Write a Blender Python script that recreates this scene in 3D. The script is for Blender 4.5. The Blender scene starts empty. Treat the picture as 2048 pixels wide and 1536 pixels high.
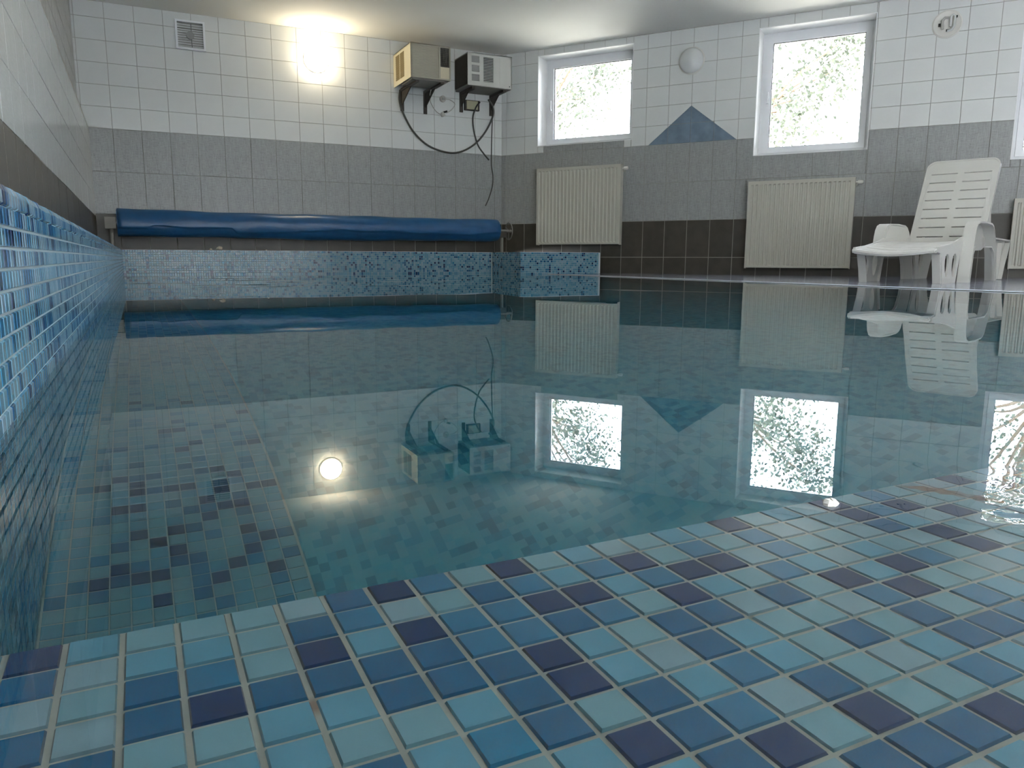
import bpy, math, random
from mathutils import Matrix, Vector
from mathutils.geometry import tessellate_polygon
random.seed(7)
U = 0.0218                      # one mosaic tile pitch in metres; room coordinates below are in tile pitches
TH = 0.9497                     # angle of the window wall
H = 7.2476                      # eye height over the water
L, B = 370.5, 395.5             # far pool face, far wall
XC = 186.4                      # room corner
W, WL, WU = 5.6, 15.5, 18.9     # left pool face, left wall lower / upper
R = 10.85                       # raised pool rim over the water
YE = 16.41; X0 = 3.218          # edge and grid origin of the shallow ledge
DL, DB, DP = 0.585, 26.0, 60.0  # water depth over ledge, bench and pool floor
YB, XS, XR = 337.5, 169.3, 215.0  # raised corner block
ZD, ZG, ZC = 26.9, 64.2, 117.3  # top of dark band, top of grey band, ceiling
XE, DECK = 184.6, 0.25          # deck edge and deck height
YR = -150.0                     # rear wall
A = Vector((math.cos(TH), -math.sin(TH), 0)); NO = Vector((-math.sin(TH), -math.cos(TH), 0))  # along wall, into room
SMAX = (B - YR) / math.sin(TH)

sc = bpy.context.scene
col = sc.collection
# ---------------------------------------------------------------- camera, sky, exposure
cd = bpy.data.cameras.new('camera'); cam = bpy.data.objects.new('camera', cd); col.objects.link(cam)
cd.sensor_width = 36; cd.lens = 1515.7 / 2048 * 36; cd.clip_start = 0.01; cd.clip_end = 200
tau, phi, rho = 0.1629, 0.4545, 0.0036
fw = Vector((math.sin(phi)*math.cos(tau), math.cos(phi)*math.cos(tau), -math.sin(tau)))
rt = Vector((math.cos(phi), -math.sin(phi), 0)); up = rt.cross(fw)
r2 = rt*math.cos(rho) + up*math.sin(rho); u2 = -rt*math.sin(rho) + up*math.cos(rho)
cam.matrix_world = Matrix.Translation((0, 0, H*U)) @ Matrix((r2, u2, -fw)).transposed().to_4x4()
sc.camera = cam
world = bpy.data.worlds.new('sky'); sc.world = world; world.use_nodes = True
bg = world.node_tree.nodes['Background']
bg.inputs[0].default_value = (0.88, 0.90, 1.0, 1); bg.inputs[1].default_value = 9.0
sc.view_settings.view_transform = 'Standard'; sc.view_settings.look = 'None'
sc.view_settings.gamma = 1; sc.view_settings.use_curve_mapping = False
sc.view_settings.exposure = 1.76
sd = bpy.data.lights.new('sun', 'SUN'); sd.energy = 12.0; sd.angle = .02; sd.color = (1, .95, .86); so = bpy.data.objects.new('sun', sd); col.objects.link(so)
so.rotation_euler = Vector((math.sin(TH)*.45, math.cos(TH)*.45, -.9)).to_track_quat('-Z', 'Y').to_euler()
LAMP_POWER = 30.0
sc.cycles.max_bounces = 9; sc.cycles.diffuse_bounces = 4; sc.cycles.transmission_bounces = 8
sc.cycles.transparent_max_bounces = 12; sc.cycles.glossy_bounces = 5
sc.cycles.caustics_refractive = True; sc.cycles.caustics_reflective = True
sc.cycles.blur_glossy = 0.5; sc.cycles.sample_clamp_indirect = 6.0
sc.cycles.use_denoising = True

# ---------------------------------------------------------------- materials
def srgb(c):
    return tuple(((v/255)/12.92 if v/255 <= .04045 else ((v/255+.055)/1.055)**2.4) for v in c)
MATS = {}
def mat(name, rgb, rough=.5, metal=0.0, spec=.5, noise=0.0, nscale=8.0, bump=0.0, bscale=60.0, emis=None, estr=0, coat=0.0, subs=None):
    if name in MATS: return MATS[name]
    m = bpy.data.materials.new(name); m.use_nodes = True; nt = m.node_tree; b = nt.nodes['Principled BSDF']
    c = srgb(rgb) if max(rgb) > 1 else rgb
    b.inputs['Base Color'].default_value = (*c, 1); b.inputs['Roughness'].default_value = rough
    b.inputs['Metallic'].default_value = metal; b.inputs['Specular IOR Level'].default_value = spec
    if coat: b.inputs['Coat Weight'].default_value = coat
    if emis: b.inputs['Emission Color'].default_value = (*emis, 1); b.inputs['Emission Strength'].default_value = estr
    geo = nt.nodes.new('ShaderNodeNewGeometry')
    if noise:
        n = nt.nodes.new('ShaderNodeTexNoise'); n.inputs['Scale'].default_value = nscale; n.inputs['Detail'].default_value = 5
        nt.links.new(geo.outputs['Position'], n.inputs['Vector'])
        mr = nt.nodes.new('ShaderNodeMapRange'); mr.inputs[1].default_value = .25; mr.inputs[2].default_value = .75
        mr.inputs[3].default_value = 1-noise; mr.inputs[4].default_value = 1+noise
        nt.links.new(n.outputs[0], mr.inputs[0])
        v = nt.nodes.new('ShaderNodeVectorMath'); v.operation = 'SCALE'; v.inputs[0].default_value = c
        nt.links.new(mr.outputs[0], v.inputs['Scale']); nt.links.new(v.outputs[0], b.inputs['Base Color'])
    if bump:
        n = nt.nodes.new('ShaderNodeTexNoise'); n.inputs['Scale'].default_value = bscale; n.inputs['Detail'].default_value = 4
        nt.links.new(geo.outputs['Position'], n.inputs['Vector'])
        bp = nt.nodes.new('ShaderNodeBump'); bp.inputs['Strength'].default_value = bump; bp.inputs['Distance'].default_value = .005
        nt.links.new(n.outputs[0], bp.inputs['Height']); nt.links.new(bp.outputs[0], b.inputs['Normal'])
    MATS[name] = m; return m
def N(nt, t, **k):
    n = nt.nodes.new(t)
    for a, v in k.items(): setattr(n, a, v)
    return n
def glass_pane(name):
    m = bpy.data.materials.new(name); m.use_nodes = True; nt = m.node_tree; nt.nodes.clear()
    o = N(nt, 'ShaderNodeOutputMaterial'); mx = N(nt, 'ShaderNodeMixShader'); f = N(nt, 'ShaderNodeFresnel'); f.inputs[0].default_value = 1.45
    t = N(nt, 'ShaderNodeBsdfTransparent'); t.inputs[0].default_value = (.93, .95, .95, 1)
    g = N(nt, 'ShaderNodeBsdfGlossy'); g.inputs['Roughness'].default_value = .02
    nt.links.new(f.outputs[0], mx.inputs[0]); nt.links.new(t.outputs[0], mx.inputs[1]); nt.links.new(g.outputs[0], mx.inputs[2])
    nt.links.new(mx.outputs[0], o.inputs[0]); MATS[name] = m; return m
def linen_tile(name, rgb, dark, rough=.35):
    # grey wall tile with a printed woven pattern: two stretched noises along the wall and up, plus dark flecks
    m = bpy.data.materials.new(name); m.use_nodes = True; nt = m.node_tree; b = nt.nodes['Principled BSDF']
    tc = N(nt, 'ShaderNodeTexCoord'); c = srgb(rgb)
    outs = []
    for sx, sz in ((160, 14), (14, 160)):
        mp = N(nt, 'ShaderNodeMapping'); mp.inputs['Scale'].default_value = (sx, sz, sx); nt.links.new(tc.outputs['Object'], mp.inputs[0])
        n = N(nt, 'ShaderNodeTexNoise'); n.inputs['Scale'].default_value = 1.0; n.inputs['Detail'].default_value = 2; nt.links.new(mp.outputs[0], n.inputs['Vector']); outs.append(n)
    ad = N(nt, 'ShaderNodeMath', operation='ADD'); nt.links.new(outs[0].outputs[0], ad.inputs[0]); nt.links.new(outs[1].outputs[0], ad.inputs[1])
    mr = N(nt, 'ShaderNodeMapRange'); mr.inputs[1].default_value = .75; mr.inputs[2].default_value = 1.25; mr.inputs[3].default_value = 1-dark; mr.inputs[4].default_value = 1+dark*.7
    nt.links.new(ad.outputs[0], mr.inputs[0])
    fl = N(nt, 'ShaderNodeTexNoise'); fl.inputs['Scale'].default_value = 90; fl.inputs['Detail'].default_value = 1
    geo = N(nt, 'ShaderNodeNewGeometry'); nt.links.new(geo.outputs['Position'], fl.inputs['Vector'])
    fr = N(nt, 'ShaderNodeMapRange'); fr.inputs[1].default_value = .62; fr.inputs[2].default_value = .72; fr.inputs[3].default_value = 1; fr.inputs[4].default_value = 1-dark*1.3
    nt.links.new(fl.outputs[0], fr.inputs[0])
    mu = N(nt, 'ShaderNodeMath', operation='MULTIPLY'); nt.links.new(mr.outputs[0], mu.inputs[0]); nt.links.new(fr.outputs[0], mu.inputs[1])
    v = N(nt, 'ShaderNodeVectorMath', operation='SCALE'); v.inputs[0].default_value = c; nt.links.new(mu.outputs[0], v.inputs['Scale'])
    nt.links.new(v.outputs[0], b.inputs['Base Color']); b.inputs['Roughness'].default_value = rough
    MATS[name] = m; return m
TCOL = {'L1': (86, 122, 130), 'L2': (68, 116, 132), 'M': (34, 90, 116), 'B': (8, 72, 102), 'N': (4, 38, 72), 'T': (14, 92, 120)}
TCOL['L3'] = (96, 124, 132)
for k, c in TCOL.items(): mat('glass mosaic ' + k, c, rough=.16, noise=.05, nscale=60, spec=.5)
PAL = ['L1', 'L2', 'L3', 'M', 'T', 'B', 'N']; PW = [.27, .24, .12, .13, .04, .11, .09]
PM = [MATS['glass mosaic ' + k] for k in PAL]
def rpal(): return random.choices(range(7), PW)[0]
# same tiles, dry on the raised walls: bluer, with brighter light painted in
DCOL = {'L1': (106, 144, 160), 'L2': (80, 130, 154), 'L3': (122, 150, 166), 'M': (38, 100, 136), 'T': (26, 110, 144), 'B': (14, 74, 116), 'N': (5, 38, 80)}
for k, c in DCOL.items(): mat('lit blue wall mosaic ' + k, c, rough=.16, noise=.05, nscale=60)
DM = [MATS['lit blue wall mosaic ' + k] for k in PAL]
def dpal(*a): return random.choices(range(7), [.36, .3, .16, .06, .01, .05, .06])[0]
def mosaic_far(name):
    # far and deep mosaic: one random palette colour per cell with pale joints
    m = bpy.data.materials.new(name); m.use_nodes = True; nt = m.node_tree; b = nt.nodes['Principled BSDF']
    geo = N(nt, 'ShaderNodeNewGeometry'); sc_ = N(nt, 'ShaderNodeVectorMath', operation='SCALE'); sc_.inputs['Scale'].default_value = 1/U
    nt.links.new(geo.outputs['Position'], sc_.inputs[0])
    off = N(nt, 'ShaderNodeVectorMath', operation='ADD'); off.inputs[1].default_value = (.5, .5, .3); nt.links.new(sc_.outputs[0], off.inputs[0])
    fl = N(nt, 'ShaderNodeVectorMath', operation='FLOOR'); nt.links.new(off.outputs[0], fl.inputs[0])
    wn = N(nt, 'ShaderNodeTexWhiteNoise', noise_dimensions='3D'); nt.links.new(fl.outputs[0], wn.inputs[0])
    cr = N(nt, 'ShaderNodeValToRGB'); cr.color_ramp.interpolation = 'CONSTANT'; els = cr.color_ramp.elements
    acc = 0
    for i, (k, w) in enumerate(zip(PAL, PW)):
        e = els[0] if i == 0 else (els[1] if i == 1 else els.new(acc)); e.position = acc; cc = srgb(TCOL[k]); mc = srgb((120, 178, 184)); e.color = (*[a*.95+b*.36 for a, b in zip(cc, mc)], 1); acc += w  # teal haze of the deep water is mixed into each tile colour
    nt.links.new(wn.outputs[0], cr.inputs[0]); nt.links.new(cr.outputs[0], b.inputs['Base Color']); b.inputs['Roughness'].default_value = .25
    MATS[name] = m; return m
mosaic_far('deep mosaic')
mat('white glaze', (214, 216, 213), rough=.22, noise=.03, nscale=3)
mat('white joint', (150, 148, 138), rough=.8)
mat('pale joint', (150, 148, 138), rough=.8)
linen_tile('grey linen tile', (152, 154, 152), .17)
linen_tile('pale linen tile', (176, 178, 174), .05, .18)
mat('dark tile', (68, 64, 56), rough=.4, noise=.25, nscale=7)
mat('blue stone tile', (112, 130, 146), rough=.3, noise=.22, nscale=9)
mat('plaster', (226, 226, 220), rough=.85, noise=.03, nscale=1.5)
mat('pvc white', (226, 228, 230), rough=.28)
mat('reveal white', (232, 233, 232), rough=.4)
mat('radiator enamel', (186, 184, 172), rough=.35)
mat('plastic chair white', (206, 205, 198), rough=.38)
mat('ac cream', (204, 196, 168), rough=.45); mat('ac cream front', (172, 168, 150), rough=.5)
mat('ac white', (190, 190, 184), rough=.45); mat('ac dark', (44, 44, 42), rough=.6); mat('ac tan', (120, 106, 70), rough=.6)
mat('ac steel', (120, 118, 110), rough=.5, metal=.3)
mat('bracket iron', (58, 52, 44), rough=.6, noise=.3, nscale=30)
mat('hose grey', (72, 72, 66), rough=.5); mat('cord white', (178, 176, 168), rough=.5)
mat('beige box', (176, 170, 140), rough=.5)
mat('steel', (150, 148, 142), rough=.35, metal=.8)
mat('post grey', (140, 136, 126), rough=.5)
mat('cover blue', (30, 84, 130), rough=.34, noise=.14, nscale=9, bump=.5, bscale=14)
mat('grille grey', (150, 150, 146), rough=.5)
mat('crumb', (196, 188, 168), rough=.9)
mat('deck tile', (136, 140, 156), rough=.12, noise=.10, nscale=9)
mat('deck lip', (206, 212, 222), rough=.2)
mat('bark', (90, 76, 60), rough=.9); 
mat('leaf', (50, 57, 42), rough=.6); mat('leaf pale', (72, 79, 62), rough=.6)
mat('ground pale', (176, 172, 160), rough=.9)
mat('lamp glow', (255, 240, 210), emis=(1, .86, .62), estr=18.0)
mat('dome glass', (214, 216, 214), rough=.25)
mat('lamp base white', (214, 212, 204), rough=.4)
glass_pane('window glass')
def grout_mat(name):
    m = mat(name, (118, 124, 116), rough=.85, noise=.12, nscale=40); nt = m.node_tree; b = nt.nodes['Principled BSDF']
    src = b.inputs['Base Color'].links[0].from_socket; geo = N(nt, 'ShaderNodeNewGeometry')
    for (x, y, r, c) in STAINS:
        d = N(nt, 'ShaderNodeVectorMath', operation='DISTANCE'); d.inputs[1].default_value = (x*U, y*U, -DL*U); nt.links.new(geo.outputs['Position'], d.inputs[0])
        mr = N(nt, 'ShaderNodeMapRange'); mr.inputs[1].default_value = r*U*.4; mr.inputs[2].default_value = r*U; mr.inputs[3].default_value = .85; mr.inputs[4].default_value = 0
        nt.links.new(d.outputs['Value'], mr.inputs[0])
        mx = N(nt, 'ShaderNodeMix', data_type='RGBA'); nt.links.new(mr.outputs[0], mx.inputs[0]); nt.links.new(src, mx.inputs[6]); mx.inputs[7].default_value = (*srgb(c), 1)
        src = mx.outputs[2]
    nt.links.new(src, b.inputs['Base Color']); return m
STAINS = [(2.22, 12.24, .35, (90, 70, 52)), (21.9, 15.8, .5, (120, 84, 50)), (22.8, 14.9, .5, (120, 84, 50)), (23.3, 14.0, .45, (110, 84, 60))]
grout_mat('mosaic grout'); mat('wall grout', (150, 166, 168), rough=.85)

# ---------------------------------------------------------------- mesh helpers
class MB:
    def __init__(s): s.v = []; s.f = []; s.m = []; s.mi = 0
    def add(s, vs, fs):
        o = len(s.v); s.v += [tuple(v) for v in vs]; s.f += [tuple(i+o for i in f) for f in fs]; s.m += [s.mi]*len(fs); return s
    def box(s, x0, x1, y0, y1, z0, z1):
        return s.add([(x, y, z) for z in (z0, z1) for y in (y0, y1) for x in (x0, x1)],
                     [(0, 2, 3, 1), (4, 5, 7, 6), (0, 1, 5, 4), (2, 6, 7, 3), (0, 4, 6, 2), (1, 3, 7, 5)])
    def quad(s, *p): return s.add(p, [tuple(range(len(p)))])
    def tile(s, x0, x1, y0, y1, z0, z1, c):   # plate with sloped edges, face towards +z
        return s.add([(x0, y0, z0), (x1, y0, z0), (x1, y1, z0), (x0, y1, z0), (x0+c, y0+c, z1), (x1-c, y0+c, z1), (x1-c, y1-c, z1), (x0+c, y1-c, z1)],
                     [(4, 5, 6, 7), (0, 1, 5, 4), (1, 2, 6, 5), (2, 3, 7, 6), (3, 0, 4, 7)])
    def tube(s, pts, r, n=8, cap=True):
        pts = [Vector(p) for p in pts]; rings = []
        prev = None
        for i, p in enumerate(pts):
            t = (pts[min(i+1, len(pts)-1)] - pts[max(i-1, 0)]).normalized()
            ref = prev if prev is not None else (Vector((0, 0, 1)) if abs(t.z) < .9 else Vector((1, 0, 0)))
            a = (ref - t*ref.dot(t)).normalized(); b = t.cross(a); prev = a
            rr = r(i/(len(pts)-1)) if callable(r) else r
            rings.append([p + (a*math.cos(2*math.pi*k/n) + b*math.sin(2*math.pi*k/n))*rr for k in range(n)])
        vs = [v for g in rings for v in g]; fs = []
        for i in range(len(pts)-1):
            for k in range(n): fs.append((i*n+k, i*n+(k+1) % n, (i+1)*n+(k+1) % n, (i+1)*n+k))
        if cap: fs += [tuple(range(n))[::-1], tuple((len(pts)-1)*n+k for k in range(n))]
        return s.add(vs, fs)
    def lathe(s, prof, c, ax, n=32):          # prof: (radius, height along ax)
        ax = Vector(ax).normalized(); a = ax.orthogonal().normalized(); b = ax.cross(a); c = Vector(c); vs = []; fs = []
        for r, h in prof:
            for k in range(n): vs.append(c + ax*h + (a*math.cos(2*math.pi*k/n)+b*math.sin(2*math.pi*k/n))*max(r, 1e-5))
        for i in range(len(prof)-1):
            for k in range(n): fs.append((i*n+k, i*n+(k+1) % n, (i+1)*n+(k+1) % n, (i+1)*n+k))
        return s.add(vs, fs)
    def plate(s, outer, holes, y0, y1, fn=None):   # outline in (x, z), thickness along y
        loops = [outer] + holes; tris = tessellate_polygon([[Vector((p[0], p[1], 0)) for p in lp] for lp in loops])
        flat = [p for lp in loops for p in lp]; n = len(flat)
        fn = fn or (lambda x, y, z: (x, y, z))
        vs = [fn(p[0], y0, p[1]) for p in flat] + [fn(p[0], y1, p[1]) for p in flat]
        fs = [t for t in tris] + [tuple(i+n for i in t[::-1]) for t in tris]; o = 0
        for lp in loops:
            k = len(lp)
            for i in range(k): a, b = o+i, o+(i+1) % k; fs.append((a, b, b+n, a+n))
            o += k
        return s.add(vs, fs)
    def ribbon(s, path, y0, y1, t):           # bent strip: path in (x, z), width along y, thickness t to the left of the path
        P = [Vector(p) for p in path]; off = []
        for i, p in enumerate(P):
            d = (P[min(i+1, len(P)-1)]-P[max(i-1, 0)]).normalized(); off.append(p + Vector((-d.y, d.x))*t)
        vs = []
        for p, q in zip(P, off): vs += [(p.x, y0, p.y), (p.x, y1, p.y), (q.x, y1, q.y), (q.x, y0, q.y)]
        fs = [(0, 1, 2, 3)]; k = len(P)
        for i in range(k-1):
            for j in range(4): fs.append((i*4+j, (i+1)*4+j, (i+1)*4+(j+1) % 4, i*4+(j+1) % 4))
        fs.append(tuple((k-1)*4+j for j in (3, 2, 1, 0)))
        return s.add(vs, fs)
    def mesh(s, name, mats, scale=U, smooth=False, fix=True):
        me = bpy.data.meshes.new(name); me.from_pydata([(x*scale, y*scale, z*scale) for x, y, z in s.v], [], s.f)
        for m in (mats if isinstance(mats, (list, tuple)) else [mats]): me.materials.append(MATS[m] if isinstance(m, str) else m)
        if isinstance(mats, (list, tuple)) and len(mats) > 1: me.polygons.foreach_set('material_index', s.m)
        if fix:
            import bmesh
            bm = bmesh.new(); bm.from_mesh(me); bmesh.ops.recalc_face_normals(bm, faces=bm.faces[:]); bm.to_mesh(me); bm.free()
        if smooth:
            me.polygons.foreach_set('use_smooth', [True]*len(me.polygons))
            try: me.set_sharp_from_angle(angle=math.radians(38))
            except Exception: pass
        me.update(); return me
    def obj(s, name, mats, parent=None, scale=U, smooth=False, fix=True, M=None):
        return link(name, s.mesh(name, mats, scale, smooth, fix), parent, M)
def link(name, data, parent=None, M=None):
    o = bpy.data.objects.new(name, data); col.objects.link(o)
    if parent: o.parent = parent
    if M is not None: o.matrix_basis = M
    return o
def tag(o, label, cat, group=None):
    o['label'] = label; o['category'] = cat
    if group: o['group'] = group
    return o
def thing(name, label, cat, M=None, group=None): return tag(link(name, None, None, M), label, cat, group)
def struct(o, label=None):
    o['kind'] = 'structure'
    if label: o['label'] = label
    return o
def stuff(o): o['kind'] = 'stuff'; return o
def frame(o, a, n):     # local x along a, local y into the room (n), local z up
    a = Vector(a); n = Vector(n); return Matrix.Translation(Vector(o)*U) @ Matrix((a, n, Vector((0, 0, 1)))).transposed().to_4x4()
FB = frame((0, B, 0), (1, 0, 0), (0, -1, 0))           # far wall:   (X, out, Z)
FR = frame((XC, B, 0), A, NO)                           # window wall:(s, out, Z)
def tile_mat(o, a, n):                                   # tile frame: x along, y up, z out of the wall
    a = Vector(a); n = Vector(n); return Matrix.Translation(Vector(o)*U) @ Matrix((a, Vector((0, 0, 1)), n)).transposed().to_4x4()

# ================================================================ SETTING
rng = random.Random(3)
# -- tiled walls -------------------------------------------------
WIN = [(22.3, 75.5, 67.8, 114.0), (136.6, 185.6, 56.2, 112.9), (240.0, 290.0, 48.7, 111.0)]
def subtract(rects, h):
    out = []
    for (a, b, c, d) in rects:
        if h[0] >= b or h[1] <= a or h[2] >= d or h[3] <= c: out.append((a, b, c, d)); continue
        if a < h[0]: out.append((a, h[0], c, d))
        if b > h[1]: out.append((h[1], b, c, d))
        aa, bb = max(a, h[0]), min(b, h[1])
        if c < h[2]: out.append((aa, bb, c, h[2]))
        if d > h[3]: out.append((aa, bb, h[3], d))
    return [r for r in out if r[1]-r[0] > .4 and r[3]-r[2] > .4]
def clip(poly, a, b):     # keep the part left of the line a->b
    out = []; k = len(poly)
    side = lambda p: (b[0]-a[0])*(p[1]-a[1])-(b[1]-a[1])*(p[0]-a[0])
    for i in range(k):
        p, q = poly[i], poly[(i+1) % k]; sp, sq = side(p), side(q)
        if sp >= 0: out.append(p)
        if sp*sq < 0: t = sp/(sp-sq); out.append((p[0]+(q[0]-p[0])*t, p[1]+(q[1]-p[1])*t))
    return out
TILE_CACHE = {}
def tile_obj(parent, frm, u0, u1, v0, v1, m, gap, prud=.16):
    o, a, n = frm; key = (round(u1-u0, 2), round(v1-v0, 2), m)
    if key not in TILE_CACHE:
        TILE_CACHE[key] = MB().tile(gap/2, u1-u0-gap/2, gap/2, v1-v0-gap/2, 0, prud, .07).mesh('tile', m, fix=False)
    p = Vector(o) + Vector(a)*u0 + Vector((0, 0, v0)) + Vector(n)*(prud*rng.uniform(-.18, .05))
    return link('tile', TILE_CACHE[key], parent, tile_mat(p, a, n))
def wall_tiles(parent, frm, cols, rows, holes=(), special=None, limit=None):
    # rows: (z0, z1, material, gap)
    for (z0, z1, m, gap) in rows:
        for i in range(len(cols)-1):
            u0, u1 = cols[i], cols[i+1]
            if special and special(parent, frm, u0, u1, z0, z1, m, gap): continue
            rects = [(u0, u1, z0, z1)]
            for h in holes: rects = subtract(rects, h)
            if not rects: continue
            if len(rects) == 1: tile_obj(parent, frm, *rects[0], recol(m, rects[0], holes), gap)
            else:
                b = MB()
                for r in rects: b.tile(r[0]-u0+gap/2, r[1]-u0-gap/2, r[2]-z0+gap/2, r[3]-z0-gap/2, 0, .16, .1)
                p = Vector(frm[0]) + Vector(frm[1])*u0 + Vector((0, 0, z0))
                b.obj('tile', recol(m, rects[0], holes), parent, fix=False, M=tile_mat(p, frm[1], frm[2]))
def recol(m, r, holes):
    for h in holes:
        if h[0]-.5 <= (r[0]+r[1])/2 <= h[1]+.5 and r[2] >= ZG-.1 and r[3] <= h[2]+.2: return 'grey linen tile'
    return m
PZ = 9.27
WROWS = [(ZG + k*PZ, min(ZG + (k+1)*PZ, ZC), 'white glaze', .12) for k in range(6)]
GROWS = [(ZD, ZD+18.6, 'grey linen tile', .16), (ZD+18.6, ZG, 'grey linen tile', .16)]
DROWS = [(-9.7, 8.6, 'dark tile', .26), (8.6, ZD, 'dark tile', .26)]
def base_wall(name, frm, u0, u1, holes=(), label=None):
    b = MB()
    for (z0, z1, mi) in ((-3, ZG, 1), (ZG, ZC+.5, 0)):
        b.mi = mi; rects = [(u0, u1, z0, z1)]
        for h in holes: rects = subtract(rects, h)
        for r in rects: b.quad((r[0], 0, r[2]), (r[1], 0, r[2]), (r[1], 0, r[3]), (r[0], 0, r[3]))
    o_, a_, n_ = Vector(frm[0]), Vector(frm[1]), Vector(frm[2]); b.v = [tuple(o_ + a_*x + n_*y + Vector((0, 0, z))) for x, y, z in b.v]
    return struct(b.obj(name, ['white joint', 'pale joint'], None, fix=False), label)
F_BACK = ((0, B, 0), (1, 0, 0), (0, -1, 0)); F_RIGHT = ((XC, B, 0), tuple(A), tuple(NO))
wb = base_wall('wall_back', F_BACK, -WU-6, XC+1)
colsB = [-WU] + [-WU + 1.15 + 0 * 0] ; colsB = [-WU, -6-11.75] + [-6 + 11.75*k for k in range(17)] + [XC]
colsB = sorted(set(round(c, 2) for c in colsB))
wall_tiles(wb, F_BACK, colsB, WROWS); wall_tiles(wb, F_BACK, [c for c in colsB if c > -WU+.1], GROWS + DROWS)
wr = base_wall('wall_right', F_RIGHT, 0, SMAX, WIN)
colsR = [0, 2.95] + [2.95 + 11.45*k for k in range(1, 25)]
def tri(parent, frm, u0, u1, z0, z1, m, gap):
    if z0 < ZG-.1 or z0 > 82 or u1 < 83.5 or u1 > 131 or m != 'white glaze': return False
    ap = (105.95, 81.6); la, rb = (84.6, ZG), (128.4, ZG); g = gap/2
    rect = [(u0+g, z0+g), (u1-g, z0+g), (u1-g, z1-g), (u0+g, z1-g)]
    ins = clip(clip(rect, ap, la), rb, ap); outs = [clip(rect, la, ap)] + [clip(rect, ap, rb)]
    outs = [clip(rect, la, ap)] if (u0+u1)/2 < ap[0] else [clip(rect, ap, rb)]
    p = Vector(frm[0])
    for poly, mm in [(ins, 'blue stone tile')] + [(q, 'white glaze') for q in outs]:
        if len(poly) < 3: continue
        ar = abs(sum(poly[i][0]*poly[(i+1) % len(poly)][1]-poly[(i+1) % len(poly)][0]*poly[i][1] for i in range(len(poly))))/2
        if ar < .6: continue
        cx = sum(q[0] for q in poly)/len(poly); cz = sum(q[1] for q in poly)/len(poly); k = len(poly)
        pts = [(q[0]-cx, q[1]-cz) for q in poly]
        b = MB().add([(x, y, 0) for x, y in pts] + [(x*.985, y*.985, .16) for x, y in pts], [tuple(range(k, 2*k))] + [(i, (i+1) % k, (i+1) % k+k, i+k) for i in range(k)])
        b.obj('tile', mm, parent, M=tile_mat(p + Vector(frm[1])*cx + Vector((0, 0, cz)), frm[1], frm[2]))
    return True
wall_tiles(wr, F_RIGHT, colsR, WROWS + GROWS + DROWS, WIN[:3], tri)
# beyond the view: the rest of the window wall as one joined part
b = MB()
cols2 = [colsR[-1] + 11.45*k for k in range(int((SMAX-colsR[-1])/11.45)+1)]
for mi, (z0, z1, m, gap) in [(0, r) for r in WROWS] + [(1, r) for r in GROWS] + [(2, r) for r in DROWS]:
    b.mi = mi
    for i in range(len(cols2)-1):
        rects = [(cols2[i], cols2[i+1], z0, z1)]
        for h in WIN: rects = subtract(rects, h)
        for r in rects: b.tile(r[0]+gap/2, r[1]-gap/2, r[2]+gap/2, r[3]-gap/2, 0, .16, .1)
stuff(b.obj('tile_field', ['white glaze', 'grey linen tile', 'dark tile'], wr, fix=False, M=tile_mat((XC, B, 0), A, NO)))
# left wall: lower part stands a little proud of the upper part
F_LEFT = ((-WL, 0, 0), (0, 1, 0), (1, 0, 0)); F_LEFTU = ((-WU, 0, 0), (0, 1, 0), (1, 0, 0))
b = MB(); b.quad((-WL, YR, -3), (-WL, B, -3), (-WL, B, ZG), (-WL, YR, ZG)); b.quad((-WL, YR, ZG), (-WL, B, ZG), (-WU-1, B, ZG), (-WU-1, YR, ZG))
b.quad((-WU, YR, ZG), (-WU, B, ZG), (-WU, B, ZC+.5), (-WU, YR, ZC+.5))
wl = struct(b.obj('wall_left', 'pale joint', fix=False))
def left_tiles(par, frm, cols, rows):
    wall_tiles(par, frm, cols, rows)
colsL = [B - 11.6*k for k in range(26)][::-1]
LROWS = [(8.6, 25.7, 'dark tile', .12)] + [(25.7 + 9.3*k, min(25.7 + 9.3*(k+1), ZG), 'pale linen tile', .1) for k in range(5)]
LROWS = LROWS[:-1] if LROWS[-1][1]-LROWS[-1][0] < 1.5 else LROWS
left_tiles(wl, F_LEFT, colsL, LROWS)
wall_tiles(wl, F_LEFTU, [B-11.6*k for k in range(18)][::-1], [(r[0], r[1], 'grey linen tile', .2) for r in WROWS])
b = MB(); b.quad((-WU-4, YR, -3), (XC + A.x*SMAX, YR, -3), (XC + A.x*SMAX, YR, ZC+.5), (-WU-4, YR, ZC+.5))
struct(b.obj('wall_rear', 'white glaze', fix=False))
# ceiling
b = MB(); nx, ny = 40, 40
crn = [(-WU-3, YR-2), (XC + A.x*SMAX + 4, YR-2), (XC+3, B+2), (-WU-3, B+2)]
vs = []
for j in range(ny+1):
    for i in range(nx+1):
        t, s_ = j/ny, i/nx
        x = (crn[0][0]*(1-s_)+crn[1][0]*s_)*(1-t) + (crn[3][0]*(1-s_)+crn[2][0]*s_)*t; y = crn[0][1]*(1-t)+crn[3][1]*t
        edge = min(s_, 1-s_, t, 1-t)
        vs.append((x, y, ZC + (0 if edge < .001 else .35*math.sin(x*.031+1)*math.sin(y*.027))))
b.add(vs, [(j*(nx+1)+i, (j+1)*(nx+1)+i, (j+1)*(nx+1)+i+1, j*(nx+1)+i+1) for j in range(ny) for i in range(nx)])
struct(b.obj('ceiling', 'plaster', smooth=True, fix=False))
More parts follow.
